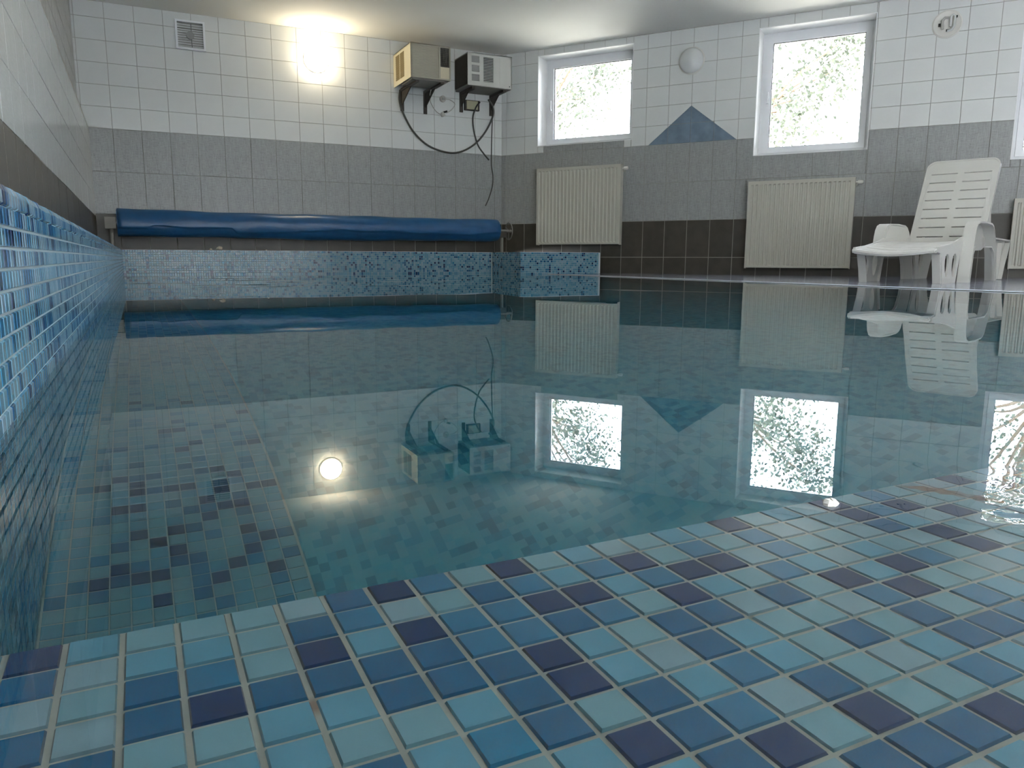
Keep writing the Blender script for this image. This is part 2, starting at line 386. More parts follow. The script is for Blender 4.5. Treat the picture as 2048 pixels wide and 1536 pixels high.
# deck floor and its tiles
e1 = XC + A.x*SMAX
b = MB(); b.quad((XE, YR, DECK-.12), (e1, YR, DECK-.12), (XC+2, B-2, DECK-.12), (XE, B-2, DECK-.12))
b.quad((XE, YR, DECK-.12), (XE, YB, DECK-.12), (XE, YB, -3), (XE, YR, -3))
fl = struct(b.obj('floor', 'pale joint', fix=False))
b = MB(); TS = 13.8
for i in range(28):
    for j in range(38):
        x0 = XE + 2.6 + i*TS; y0 = B - 2 - (j+1)*TS
        wx = XC + (B-y0-TS*.5)/math.tan(TH)
        if x0 > wx: continue
        b.tile(x0+.1, x0+TS-.1, y0+.1, y0+TS-.1, DECK-.12, DECK, .06)
stuff(b.obj('tile_field', 'deck tile', fl, fix=False))
b = MB()
for j in range(36):
    y1 = YB - j*TS
    b.tile(XE-.15, XE+2.5, y1-TS+.1, y1-.1, DECK-.14, DECK+.03, .12)
stuff(b.obj('edge_tile_row', 'deck lip', fl, fix=False))

# -- pool shell ---------------------------------------------------
def mosaic_field(parent, frm_o, a, upv, n, nu, nv, keep=None, h=.10, gap=.13, name='tile_field', colour=None, pm=None):
    # joined mosaic: nu x nv tiles of one pitch from origin o along a and upv, proud along n
    o = Vector(frm_o); a = Vector(a); upv = Vector(upv); n = Vector(n); b = MB()
    for i in range(nu):
        for j in range(nv):
            if keep and not keep(i, j): continue
            b.mi = colour(i, j) if colour else rpal()
            p = o + a*i + upv*j; g = gap/2; c = .05
            q = [p + a*u + upv*v for u, v in ((g, g), (1-g, g), (1-g, 1-g), (g, 1-g))]
            t = [p + a*u + upv*v + n*h for u, v in ((g+c, g+c), (1-g-c, g+c), (1-g-c, 1-g-c), (g+c, 1-g-c))]
            b.add(q + t, [(4, 5, 6, 7), (0, 1, 5, 4), (1, 2, 6, 5), (2, 3, 7, 6), (3, 0, 4, 7)])
    return stuff(b.obj(name, pm or PM, parent, fix=False))
PIECE = {}
def mosaic_piece(parent, p, a, upv, n, k, h=.10, gap=.13, w=1.0, pm=None):
    key = (k, h, gap, w, pm is None)
    if key not in PIECE: PIECE[key] = MB().tile(gap/2, w-gap/2, gap/2, 1-gap/2, 0, h, .03).mesh('tile', (pm or PM)[k], fix=False)
    M = Matrix.Translation(Vector(p)*U) @ Matrix((Vector(a), Vector(upv), Vector(n))).transposed().to_4x4()
    return link('tile', PIECE[key], parent, M)
# left raised wall of the pool with its mosaic face
b = MB(); b.quad((-W, -60, -DP), (-W, L, -DP), (-W, L, R-.35), (-W, -60, R-.35)); b.quad((-W, -60, R-.35), (-W, L, R-.35), (-WL-.5, L, R-.35), (-WL-.5, -60, R-.35))
pl = struct(b.obj('pool_wall_left', 'wall grout', fix=False), 'raised mosaic pool wall along the left wall')
Y1 = 8.0
def rrow(k): return R - 1.15 - (k+1)   # bottom of row k (rows of one pitch under the coping)
cnt = 0
for k in range(11):
    for i in range(26):
        y = Y1 + i; z = rrow(k)
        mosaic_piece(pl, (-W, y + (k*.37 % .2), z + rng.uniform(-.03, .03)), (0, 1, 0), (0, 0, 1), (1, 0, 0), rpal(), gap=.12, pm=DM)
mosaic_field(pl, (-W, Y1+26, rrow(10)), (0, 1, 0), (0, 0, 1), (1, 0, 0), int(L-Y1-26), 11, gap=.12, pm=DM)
mosaic_field(pl, (-W, YE, rrow(10)-26), (0, 1, 0), (0, 0, 1), (1, 0, 0), 120, 26, gap=.07, h=.03, name='underwater_tile_field')
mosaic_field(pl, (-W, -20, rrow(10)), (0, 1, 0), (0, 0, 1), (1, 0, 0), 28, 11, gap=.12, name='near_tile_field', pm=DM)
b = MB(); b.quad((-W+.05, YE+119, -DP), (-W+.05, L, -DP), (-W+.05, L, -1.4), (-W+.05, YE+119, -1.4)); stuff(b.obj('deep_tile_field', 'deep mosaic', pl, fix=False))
# coping: rounded tiles along the rim
b = MB(); prof = [(-W, R-1.2), (-W+.16, R-1.1), (-W+.16, R-.5), (-W+.02, R-.15), (-W-.35, R+.02), (-W-1.2, R+.05), (-W-1.3, R-.3)]
for i in range(int(L+20)):
    b.mi = random.choices(range(7), [.2, .2, .25, .15, .05, .1, .05])[0]; y0, y1 = -20+i+.07, -20+i+.93; k = len(prof)
    jz = rng.uniform(-.04, .04)
    vs = [(x, y0, z+jz) for x, z in prof] + [(x, y1, z+jz) for x, z in prof]
    b.add(vs, [(q, q+1, q+1+k, q+k) for q in range(k-1)] + [tuple(range(k)), tuple(range(2*k-1, k-1, -1))])
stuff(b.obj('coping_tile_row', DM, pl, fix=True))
b = MB(); b.box(-WL, -W-1.25, -20, L, R-.4, R-.05); b.obj('top_slab', 'pale joint', pl)
# far raised wall (step in the corner)
b = MB()
b.quad((-W, L, -DP), (XS, L, -DP), (XS, L, R-.1), (-W, L, R-.1)); b.quad((XS, L, -DP), (XS, YB, -DP), (XS, YB, R-.1), (XS, L, R-.1))
b.quad((XS, YB, -DP), (XR, YB, -DP), (XR, YB, R-.1), (XS, YB, R-.1)); b.quad((XR, YB, -3), (XR, YB+30, -3), (XR, YB+30, R-.1), (XR, YB, R-.1))
wxb = XC + (B-YB-30)/math.tan(TH)
b.quad((-WL, L, R-.1), (XS, L, R-.1), (XS, B, R-.1), (-WL, B, R-.1)); b.quad((XS, YB, R-.1), (XR, YB, R-.1), (XC+1, B, R-.1), (XS, B, R-.1))
pf = struct(b.obj('pool_wall_back', 'wall grout', fix=False), 'raised mosaic ledge at the far end of the pool with a stepped corner block')
# the nearest corner block tiles as single pieces is past the size limit: all joined
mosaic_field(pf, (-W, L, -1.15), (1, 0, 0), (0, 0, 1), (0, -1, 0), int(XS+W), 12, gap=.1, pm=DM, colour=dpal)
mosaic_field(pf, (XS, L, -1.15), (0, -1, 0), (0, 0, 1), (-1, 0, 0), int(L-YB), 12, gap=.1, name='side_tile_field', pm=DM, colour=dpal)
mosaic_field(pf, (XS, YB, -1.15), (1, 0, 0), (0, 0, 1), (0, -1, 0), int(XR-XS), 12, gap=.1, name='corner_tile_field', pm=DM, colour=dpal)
b = MB(); b.tile(XS-.2, XR+.2, YB-.2, YB+.9, R-.12, R+.04, .1); b.box(XR-.05, XR+.3, YB-.12, YB+.5, .3, R-.1); b.tile(-W, XS, L-.2, L+.8, R-.12, R+.04, .1)
b.obj('edge_trim', 'deck lip', pf)
b = MB(); b.quad((-W, L-.05, -DP), (XS, L-.05, -DP), (XS, L-.05, -1.2), (-W, L-.05, -1.2)); b.quad((XS-.05, L, -DP), (XS-.05, YB-.05, -DP), (XS-.05, YB-.05, -1.2), (XS-.05, L, -1.2)); b.quad((XS, YB-.05, -DP), (XE, YB-.05, -DP), (XE, YB-.05, -1.2), (XS, YB-.05, -1.2))
b.quad((XE-.05, YE, -DP), (XE-.05, YB, -DP), (XE-.05, YB, -.1), (XE-.05, YE, -.1))
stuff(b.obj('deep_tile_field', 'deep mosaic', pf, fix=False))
# pool floor
XBN = 7.62
b = MB(); b.quad((XBN, YE, -DP), (XE, YE, -DP), (XE, L, -DP), (XBN, L, -DP))
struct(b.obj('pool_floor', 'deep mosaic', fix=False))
# long underwater bench by the left wall
b = MB(); b.quad((-W, YE, -DB-.08), (XBN, YE, -DB-.08), (XBN, L, -DB-.08), (-W, L, -DB-.08)); b.quad((XBN, YE, -DP), (XBN, L, -DP), (XBN, L, -DB-.08), (XBN, YE, -DB-.08))
bn = struct(b.obj('pool_bench', 'mosaic grout', fix=False), 'long underwater step of mosaic along the left pool wall')
BENCH_DARK = {(3, 30): 5, (5, 30): 6, (6, 29): 6, (7, 28): 5, (8, 26): 6, (3, 28): 6, (3, 27): 5, (4, 27): 6, (5, 27): 6, (6, 28): 5, (10, 28): 6, (11, 29): 6, (12, 29): 5, (9, 27): 6, (11, 26): 6, (12, 27): 5, (4, 31): 6, (6, 31): 6, (7, 31): 5, (10, 30): 6, (8, 32): 6, (7, 33): 5, (3, 34): 6, (4, 34): 6, (10, 34): 5, (10, 33): 6, (8, 34): 6, (9, 36): 5, (9, 35): 6, (9, 33): 6, (4, 40): 5, (3, 38): 6, (2, 37): 6, (5, 38): 5, (4, 37): 6, (4, 36): 6, (5, 36): 5, (6, 36): 6, (7, 36): 6, (8, 38): 5, (9, 38): 6, (10, 37): 6, (7, 39): 5, (11, 35): 6, (12, 35): 6, (3, 43): 5, (7, 42): 6, (8, 43): 6, (7, 48): 5, (7, 46): 6, (6, 46): 6, (11, 42): 5, (12, 42): 6, (12, 49): 6, (10, 46): 5, (8, 53): 6, (4, 54): 6, (7, 25): 5, (5, 25): 6, (2, 27): 6}
BX = -W + .1 ; YB0 = 29.0
def bcol(i, j):
    k = BENCH_DARK.get((i, j));
    if k is not None: return k
    if j < 90: return rng.choices(range(7), [.42, .34, .1, .1, .04, 0, 0])[0]
    return rng.choices(range(7), [.3, .26, .1, .13, .02, .12, .07])[0]
BC = {}
for i in range(13):
    for j in range(340): BC[i, j] = bcol(i, j)
J0 = 12
for j in range(J0, J0+23):
    for i in range(13):
        mosaic_piece(bn, (BX + i, YE + j, -DB-.08), (1, 0, 0), (0, 1, 0), (0, 0, 1), BC[i, j], h=.05, gap=.07)
mosaic_field(bn, (BX, YE, -DB-.08), (1, 0, 0), (0, 1, 0), (0, 0, 1), 13, 340, keep=lambda i, j: not (J0 <= j < J0+23), h=.05, gap=.07, colour=lambda i, j: BC[i, j])
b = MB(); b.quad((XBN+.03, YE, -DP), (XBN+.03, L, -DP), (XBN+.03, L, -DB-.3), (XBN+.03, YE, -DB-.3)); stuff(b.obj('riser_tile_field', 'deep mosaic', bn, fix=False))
# shallow ledge in the foreground
b = MB(); b.quad((-W, -60, -DL-.1), (XE, -60, -DL-.1), (XE, YE, -DL-.1), (-W, YE, -DL-.1)); b.quad((-W, YE, -DP), (XE, YE, -DP), (XE, YE, -DL-.1), (-W, YE, -DL-.1))
lg = struct(b.obj('pool_ledge', 'mosaic grout', fix=False), 'shallow mosaic ledge just under the water in the foreground')
LEDGE = {(-6, 0): 6, (-6, 1): 5, (-4, 2): 5, (-4, 3): 5, (-3, 2): 3, (-3, 3): 6, (-2, 3): 5, (-1, 1): 5, (-1, 2): 6, (-1, 3): 5, (-6, 3): 5, (-5, 4): 5, (0, 1): 3, (0, 4): 5, (0, 0): 5, (1, 0): 6, (2, 0): 3, (1, 2): 6, (3, 1): 5, (4, 0): 6, (4, 2): 6, (5, 2): 6, (4, 1): 3, (6, 1): 3, (7, 1): 6, (7, 2): 3, (8, 2): 6, (7, 3): 6, (4, 3): 5, (5, 3): 3, (3, 4): 6, (3, 3): 3, (3, 5): 6, (2, 4): 5, (2, 5): 5, (1, 4): 5, (0, 3): 5, (1, 3): 5, (2, 6): 5, (4, 6): 5, (3, 7): 6, (1, 6): 4, (2, 3): 3, (2, 2): 3, (3, 2): 3, (6, 4): 5, (-1, 6): 5, (11, 0): 6, (11, 1): 3, (9, 1): 3, (11, 2): 3, (9, 2): 6, (10, 3): 3, (11, 4): 6, (13, 4): 6, (12, 5): 6, (14, 4): 3, (9, 4): 5, (7, 4): 5, (11, 5): 3, (11, 6): 5, (6, 5): 5, (9, 6): 5, (11, 7): 5, (12, 7): 5, (13, 7): 3, (13, 6): 3, (6, 6): 3, (7, 7): 5, (7, 8): 6, (10, 8): 3, (4, 7): 5, (5, 7): 3, (5, 8): 6, (8, 9): 5, (7, 9): 5, (6, 9): 5, (4, 8): 5, (15, 1): 6, (15, 2): 5, (16, 3): 6, (17, 1): 6, (16, 1): 3, (17, 0): 3, (15, 0): 6, (21, 0): 6, (18, 2): 6, (16, 4): 6}
def lcol(i, j):
    k = LEDGE.get((i, j))
    if k is not None: return k
    v = rng.random()
    return (0 if v < .45 else (1 if v < .8 else 2)) if (i < 22 and j < 9) else rpal()
near = []
for i in range(-8, 60):
    for j in range(0, 30):
        x, y = X0+i+.5, YE-j-.5; az = math.atan2(x, y)-phi; d = math.hypot(x, y)
        if abs(az) < .66 and d*math.cos(az) > 8.2 and x > -W: near.append((d, i, j))
near.sort(); near_set = set((i, j) for _, i, j in near[:300])
for (i, j) in sorted(near_set):
    x0 = X0+i; w = 1.0
    if x0 < -W: w = 1-(-W-x0); x0 = -W
    mosaic_piece(lg, (x0, YE-j-1, -DL-.1 + rng.uniform(-.015, .015)), (1, 0, 0), (0, 1, 0), (0, 0, 1), lcol(i, j), h=.10, gap=.10, w=round(w, 3))
mosaic_field(lg, (X0-8, YE-1, -DL-.1), (1, 0, 0), (0, -1, 0), (0, 0, 1), 186, 46, keep=lambda i, j: (i-8, j) not in near_set and X0+i-8 > -W and (j < 30 or i < 60), gap=.10, colour=lambda i, j: lcol(i-8, j))

# water
def water():
    m = bpy.data.materials.new('pool water'); m.use_nodes = True; nt = m.node_tree; nt.nodes.clear()
    o = N(nt, 'ShaderNodeOutputMaterial'); g = N(nt, 'ShaderNodeBsdfGlass'); g.inputs['Roughness'].default_value = 0; g.inputs['IOR'].default_value = 1.333
    g.inputs['Color'].default_value = (1, 1, 1, 1); nt.links.new(g.outputs[0], o.inputs[0])
    va = N(nt, 'ShaderNodeVolumeAbsorption'); va.inputs[0].default_value = (.12, .82, .88, 1); va.inputs[1].default_value = .5
    vs_ = N(nt, 'ShaderNodeVolumeScatter'); vs_.inputs[0].default_value = (.35, .88, .92, 1); vs_.inputs[1].default_value = .12
    av = N(nt, 'ShaderNodeAddShader'); nt.links.new(va.outputs[0], av.inputs[0]); nt.links.new(vs_.outputs[0], av.inputs[1]); nt.links.new(av.outputs[0], o.inputs['Volume'])
    geo = N(nt, 'ShaderNodeNewGeometry')
    n1 = N(nt, 'ShaderNodeTexNoise'); n1.inputs['Scale'].default_value = 2.2; n1.inputs['Detail'].default_value = 1; nt.links.new(geo.outputs['Position'], n1.inputs['Vector'])
    m1 = N(nt, 'ShaderNodeMath', operation='MULTIPLY'); m1.inputs[1].default_value = WAVE; nt.links.new(n1.outputs[0], m1.inputs[0])
    n2 = N(nt, 'ShaderNodeTexNoise'); n2.inputs['Scale'].default_value = 16; n2.inputs['Detail'].default_value = 2; nt.links.new(geo.outputs['Position'], n2.inputs['Vector'])
    d = N(nt, 'ShaderNodeVectorMath', operation='DISTANCE'); d.inputs[1].default_value = RIP; nt.links.new(geo.outputs['Position'], d.inputs[0])
    mr = N(nt, 'ShaderNodeMapRange', interpolation_type='SMOOTHSTEP'); mr.inputs[1].default_value = .02; mr.inputs[2].default_value = .12; mr.inputs[3].default_value = RIPH; mr.inputs[4].default_value = 0; nt.links.new(d.outputs['Value'], mr.inputs[0])
    m2 = N(nt, 'ShaderNodeMath', operation='MULTIPLY'); nt.links.new(n2.outputs[0], m2.inputs[0]); nt.links.new(mr.outputs[0], m2.inputs[1])
    ad = N(nt, 'ShaderNodeMath', operation='ADD'); nt.links.new(m1.outputs[0], ad.inputs[0]); nt.links.new(m2.outputs[0], ad.inputs[1])
    bp = N(nt, 'ShaderNodeBump'); bp.inputs['Strength'].default_value = 1; bp.inputs['Distance'].default_value = 1.0
    nt.links.new(ad.outputs[0], bp.inputs['Height']); nt.links.new(bp.outputs[0], g.inputs['Normal'])
    MATS['pool water'] = m
WAVE = .0004; RIP = (23.0*U, 12.5*U, 0); RIPH = .0011
water()
e = .04; poly = [(-W-e, -60), (XE+e, -60), (XE+e, YB+e), (XS+e, YB+e), (XS+e, L+e), (-W-e, L+e)]
b = MB(); k = len(poly)
b.add([(x, y, 0) for x, y in poly] + [(x, y, -DP-.5) for x, y in poly], [tuple(range(k)), tuple(range(2*k-1, k-1, -1))] + [(i, i+k, (i+1) % k+k, (i+1) % k) for i in range(k)])
wt = b.obj('water', 'pool water'); struct(wt, 'still clear pool water filling the pool up to the deck edge')

# -- windows -------------------------------------------------------
def window(nm, a, b_, c, d):
    o = struct(link(nm, None, None, frame((XC, B, 0), A, NO))); dep = 10.5
    m = MB()   # reveal lining
    m.box(a-.2, a+.12, -dep-2, .2, c-.2, d+.2); m.box(b_-.12, b_+.2, -dep-2, .2, c-.2, d+.2); m.box(a, b_, -dep-2, .2, c-.2, c+.12); m.box(a, b_, -dep-2, .2, d-.12, d+.2)
    m.obj('reveal', 'reveal white', o)
    def ring(m, u0, u1, v0, v1, w, y0, y1):
        m.box(u0, u0+w, y0, y1, v0, v1); m.box(u1-w, u1, y0, y1, v0, v1); m.box(u0+w, u1-w, y0, y1, v0, v0+w); m.box(u0+w, u1-w, y0, y1, v1-w, v1)
    m = MB(); ring(m, a+.1, b_-.1, c+.1, d-.1, 2.2, -dep-3, -dep); m.obj('window_frame', 'pvc white', o)
    m = MB(); ring(m, a+2.0, b_-2.0, c+2.0, d-2.0, 2.6, -dep-2.2, -dep+.7); sh = m.obj('sash', 'pvc white', o)
    m = MB(); ring(m, a+4.6, b_-4.6, c+4.6, d-4.6, .25, -dep-.9, -dep-.1); m.obj('gasket', 'ac dark', sh)
    m = MB(); m.box(a+4.4, b_-4.4, -dep-1.0, -dep-.7, c+4.4, d-4.4); m.obj('pane', 'window glass', sh)
    m = MB(); zc = (c+d)/2 - 3; m.box(a+2.9, a+3.9, -dep+.7, -dep+1.2, zc-1.6, zc+1.6); m.box(a+3.05, a+3.75, -dep+1.2, -dep+2.3, zc-.5, zc+.3); m.box(a+3.1, a+3.7, -dep+1.9, -dep+2.5, zc-.5, zc+4.6)
    m.obj('handle', 'pvc white', sh)
for i, w in enumerate(WIN): window('window_%d' % (i+1), *w)

# ================================================================ THINGS ON THE WALLS
def radiator(a, b_, c, d, label, ribs):
    t = thing('radiator', label, 'radiator', frame(XC*Vector((1, 0, 0)) + Vector((0, B, 0)) + A*((a+b_)/2) + Vector((0, 0, c)), A, NO), 'flat panel radiators under the windows')
    w = (b_-a)/2; h = d-c; y1 = 5.2; y0 = 1.6
    n = ribs; m = MB(); pts = [(-w+1.0, y1)]; pw = (2*w-2.4)/n
    for k in range(n):
        x = -w+1.2+k*pw; pts += [(x, y1), (x+pw*.22, y1-.42), (x+pw*.45, y1-.42), (x+pw*.67, y1)]
    pts += [(w-1.0, y1)]
    za, zb = 1.7, h-1.9; k = len(pts)
    m.add([(x, y, za) for x, y in pts] + [(x, y, zb) for x, y in pts], [(i, i+1, i+1+k, i+k) for i in range(k-1)])
    for (z0, z1) in ((za, 0.35), (zb, h-.5)):
        m.add([(x, y, z0) for x, y in pts] + [(x, y1, z0+(z1-z0)*.3) for x, y in pts] + [(x, y1, z1) for x, y in pts], [(i, i+1, i+1+k, i+k) for i in range(k-1)] + [(i+k, i+1+k, i+1+2*k, i+2*k) for i in range(k-1)])
    m.box(-w+.1, -w+1.05, y0+.4, y1, .3, h-.4); m.box(w-1.05, w-.1, y0+.4, y1, .3, h-.4); m.box(-w+.1, w-.1, y1-.6, y1-.44, .3, h-.4)
    m.obj('panel', 'radiator enamel', t)
    m = MB(); m.box(-w, -w+.22, y0, y1+.12, 0, h); m.obj('side_plate', 'radiator enamel', t)
    m = MB(); m.box(w-.22, w, y0, y1+.12, 0, h); m.obj('side_plate', 'radiator enamel', t)
    m = MB(); m.box(-w, w, y1-.1, y1+.12, h-.5, h); m.box(-w, w, y0, y0+.3, h-.5, h)
    for k in range(int(2*w/1.1)): m.box(-w+.3+k*1.1, -w+.75+k*1.1, y0, y1, h-.12, h+.02)
    m.obj('top_grille', 'radiator enamel', t)
    m = MB(); m.box(-w+.2, w-.2, y0, y0+.5, .4, h-.6); m.obj('back_panel', 'radiator enamel', t)
    for s in (-.6, .6):
        m = MB(); m.box(w*s-.6, w*s+.6, -.05, y0+.1, 2.5, h-3); m.obj('bracket', 'radiator enamel', t)
    m = MB(); m.tube([(w-.1, 3.4, h-2.0), (w+1.0, 3.4, h-2.0)], .35, 10); m.lathe([(0, 0), (.75, 0), (.85, .5), (.85, 1.8), (.6, 2.2), (0, 2.25)], (w+.9, 3.4, h-2.0), (1, 0, 0), 16)
    v = m.obj('valve', 'lamp base white', t, smooth=True)
    m = MB(); m.tube([(w+.5, 3.4, h-2.0), (w+.5, 3.0, h-3.2), (w+.5, -.1, h-3.2)], .3, 8); m.obj('pipe', 'radiator enamel', v)
    return t
radiator(24.5, 72.4, 15.0, 55.4, 'white ribbed panel radiator under the smallest window, above the mosaic corner block', 22)
radiator(136.1, 182.4, 3.5, 43.8, 'white ribbed panel radiator under the second window, left of the white sun lounger', 22)
radiator(242.6, 290.0, 3.9, 32.5, 'white panel radiator at the right edge of the photo, behind the lounger tail', 22)

# lit globe lamp on the far wall
def lampthing(name, label, M, r, lit, smooth=True):
    t = thing(name, label, 'wall lamp', M)
    m = MB(); m.lathe([(0, 0), (r*1.0, 0), (r*1.02, .5), (r*.9, .9), (0, .9)], (0, 0, 0), (0, 1, 0), 36); m.obj('base', 'lamp base white', t, smooth=True)
    prof = [(r*.93*math.cos(a), .9 + r*.72*math.sin(a)) for a in [i*math.pi/2/10 for i in range(11)]]
    m = MB(); m.lathe(prof, (0, 0, 0), (0, 1, 0), 36); m.obj('globe', 'lamp glow' if lit else 'dome glass', t, smooth=True)
    return t
lampthing('dome_lamp', 'round globe wall lamp switched on and glowing, high on the far wall', frame((85.5, B, 103.6), (1, 0, 0), (0, -1, 0)), 6.0, True)
lampthing('dome_lamp', 'round white dome wall lamp switched off, above the blue triangle between two windows', frame(Vector((XC, B, 0))+A*105.3+Vector((0, 0, 102.3)), A, NO), 6.3, False)
t = thing('lamp_base', 'round white lamp holder without its globe, right of the tall window', 'wall lamp', frame(Vector((XC, B, 0))+A*212.6+Vector((0, 0, 104.6)), A, NO))
m = MB(); m.lathe([(0, 0), (5.6, 0), (5.6, .5), (5.1, .75), (4.7, .45), (0, .45)], (0, 0, 0), (0, 1, 0), 36); m.obj('backplate', 'lamp base white', t, smooth=True)
m = MB(); m.tube([(-1.6, 1.6, -2.2), (-1.9, 1.6, 1.2), (-.9, 1.6, 2.3), (.4, 1.6, 2.1)], .55, 8); m.obj('bulb_holder', 'cord white', t, smooth=True)
m = MB(); m.tube([(1.2, 1.5, -1.6), (1.2, 1.5, 2.6), (1.9, 1.5, 3.2), (2.6, 1.5, 2.6), (2.6, 1.5, -1.4), (1.8, 1.5, -2.6), (0.2, 1.2, -2.9)], .45, 8); m.obj('fluorescent_tube', 'dome glass', t, smooth=True)
for q in ((-3.3, -2.4, -.8, .4), (-.3, .6, -3.0, -2.2), (2.9, 3.6, 2.1, 2.9)): m = MB(); m.box(q[0], q[1], .4, 1.1, q[2], q[3]); m.obj('terminal', 'ac dark', t)
# vent fan
t = thing('extractor_fan', 'square white extractor fan grille near the ceiling on the far wall', 'vent', FB @ Matrix.Translation(Vector((28.7, 0, 107.6))*U))
m = MB(); s_ = 6.3
for q in ((-s_, -s_+.9, -s_, s_), (s_-.9, s_, -s_, s_), (-s_+.9, s_-.9, -s_, -s_+.9), (-s_+.9, s_-.9, s_-.9, s_)): m.box(q[0], q[1], -.05, 1.8, q[2], q[3])
m.obj('frame', 'pvc white', t)
m = MB(); m.box(-s_+.5, s_-.5, -.02, .15, -s_+.5, s_-.5); m.obj('duct', 'ac dark', t)
m = MB()
for k in range(11):
    z = -5.1 + k*1.02; m.add([(-5.4, .4, z-.1), (5.4, .4, z-.1), (5.4, 1.25, z-.38), (-5.4, 1.25, z-.38), (-5.4, .4, z+.12), (5.4, .4, z+.12), (5.4, 1.25, z-.14), (-5.4, 1.25, z-.14)], [(0, 1, 2, 3), (4, 7, 6, 5), (2, 6, 7, 3), (0, 4, 5, 1)])
stuff(m.obj('louvre_slats', 'ac steel', t))
m = MB(); m.lathe([(0, .2), (1.7, .2), (1.7, 1.45), (0, 1.5)], (0, 0, 0), (0, 1, 0), 20); m.obj('hub', 'grille grey', t, smooth=True)

# air conditioners
def ac_shell(t, x0, x1, z0, z1, dep, back, mt):
    m = MB(); m.box(x0, x1, back, dep, z0+.6, z1-.3); m.obj('body', mt, t)
    return t
# first unit
AC1 = t = thing('air_conditioner', 'cream window air conditioner with a big louvred front, the left one of the pair', 'air conditioner', FB)
x0, x1, z0, z1, dep = 124.8, 145.2, 94.2, 110.0, 28.0
m = MB(); m.box(x0+.25, x1-.25, 10.5, dep-.5, z0+.2, z1-.2); m.box(x0+1, x1-1, 10.5, dep-1.5, z0-.6, z0+.3); m.obj('body', 'ac steel', t)
m = MB(); m.box(x0, x0+.3, 0.2, dep, z0, z1); cs = m.obj('side_panel', 'ac cream', t)
m = MB(); m.box(x0, x1, 0.2, dep, z1-.3, z1); m.obj('top_panel', 'ac cream', t)
m = MB(); m.box(x1-.3, x1, 0.2, dep, z0, z1); m.obj('side_panel', 'ac cream', t)
m = MB()
for (ya, yb) in ((4.5, 10.2), (11.4, 17.5)): m.box(x0-.08, x0+.02, ya, yb, z0+2.3, z1-1.6)
m.obj('side_vent', 'ac tan', cs)
m = MB()
for (ya, yb) in ((4.5, 10.2), (11.4, 17.5)):
    for k in range(13): m.box(x0-.2, x0-.05, ya, yb, z0+2.6+k*.92, z0+2.8+k*.92)
stuff(m.obj('vent_slats', 'ac tan', cs))
m = MB(); m.box(x0-.1, x1+.1, dep-.5, dep, z0, z0+.7); m.box(x0-.1, x1+.1, dep-.5, dep, z1-.7, z1); m.box(x0-.1, x0+.6, dep-.5, dep, z0+.7, z1-.7); m.box(x1-.6, x1+.1, dep-.5, dep, z0+.7, z1-.7); m.box(x1-6.1, x1-5.2, dep-.5, dep, z0+.7, z1-.7)
fb = m.obj('front_frame', 'ac cream front', t)
m = MB(); m.box(x0+.6, x1-6.1, dep-.6, dep-.35, z0+.7, z1-.7)
for k in range(21): m.box(x0+.7, x1-6.2, dep-.36, dep-.05, z0+1.0+k*.68, z0+1.3+k*.68)
stuff(m.obj('front_grille', 'ac cream front', fb))
m = MB(); m.box(x1-5.2, x1-.6, dep-.7, dep-.5, z0+6.3, z1-.8); m.obj('outlet', 'ac dark', fb)
m = MB()
for k in range(10): m.box(x1-5.1, x1-.7, dep-.5, dep-.2, z0+6.7+k*.86, z0+6.9+k*.86)
for k in range(5): m.box(x1-4.6+k*.9, x1-4.5+k*.9, dep-.5, dep-.1, z0+6.4, z1-.9)
stuff(m.obj('outlet_slats', 'ac steel', fb))
m = MB(); m.box(x1-5.2, x1-.6, dep-.5, dep-.15, z0+.7, z0+6.1); m.obj('control_cover', 'ac cream', fb)
# second unit
AC2 = t = thing('air_conditioner', 'greyish white air conditioner with three small square vents, the right one by the corner', 'air conditioner', FB)
x0, x1, z0, z1, dep = 158.6, 183.4, 95.7, 111.7, 18.5
m = MB(); m.box(x0+.3, x1-.2, .3, dep-.6, z0-.3, z1-.3); m.obj('body', 'ac steel', t)
m = MB(); m.box(x0, x0+.35, .4, dep-1, z0+.8, z1-.7); sg = m.obj('side_grille', 'ac dark', t)
m = MB()
for k in range(18): m.box(x0-.12, x0+.05, .6+k*.93, .75+k*.93, z0+1.0, z1-.9)
stuff(m.obj('side_slats', 'bracket iron', sg))
m = MB(); m.box(x0, x1, .2, dep, z1-.35, z1); m.obj('top_panel', 'ac white', t)
m = MB(); m.box(x1-.3, x1, .2, dep, z0, z1); m.obj('side_panel', 'ac white', t)
holes = [(x0+1.9, x0+6.2, z1-4.9-3.9*0-.1, z1-1.7)]
sq = [(x0+2.0, x0+6.3, z1-1.6-3.2-k*4.5, z1-1.6-k*4.5) for k in range(3)]; tall = (x0+8.6, x0+14.2, z0+2.2, z1-1.7)
m = MB(); rc = lambda q: [(q[0], q[2]), (q[1], q[2]), (q[1], q[3]), (q[0], q[3])]
m.plate([(x0-.2, z0), (x1+.1, z0), (x1+.1, z1), (x0-.2, z1)], [rc(q) for q in sq + [tall]], dep-.5, dep); fb = m.obj('front_frame', 'ac white', t)
m = MB()
for q in sq:
    m.box(q[0], q[1], dep-.58, dep-.5, q[2], q[3])
    for k in range(6): m.box(q[0], q[1], dep-.5, dep-.25, q[2]+.2+k*.52, q[2]+.42+k*.52)
stuff(m.obj('square_vents', 'grille grey', fb))
m = MB(); m.box(tall[0], tall[1], dep-.62, dep-.5, tall[2], tall[3]); m.obj('outlet', 'ac dark', fb)
m = MB()
for k in range(16): m.box(tall[0], tall[1], dep-.45, dep-.15, tall[2]+.3+k*.75, tall[2]+.55+k*.75)
stuff(m.obj('outlet_slats', 'ac white', fb))
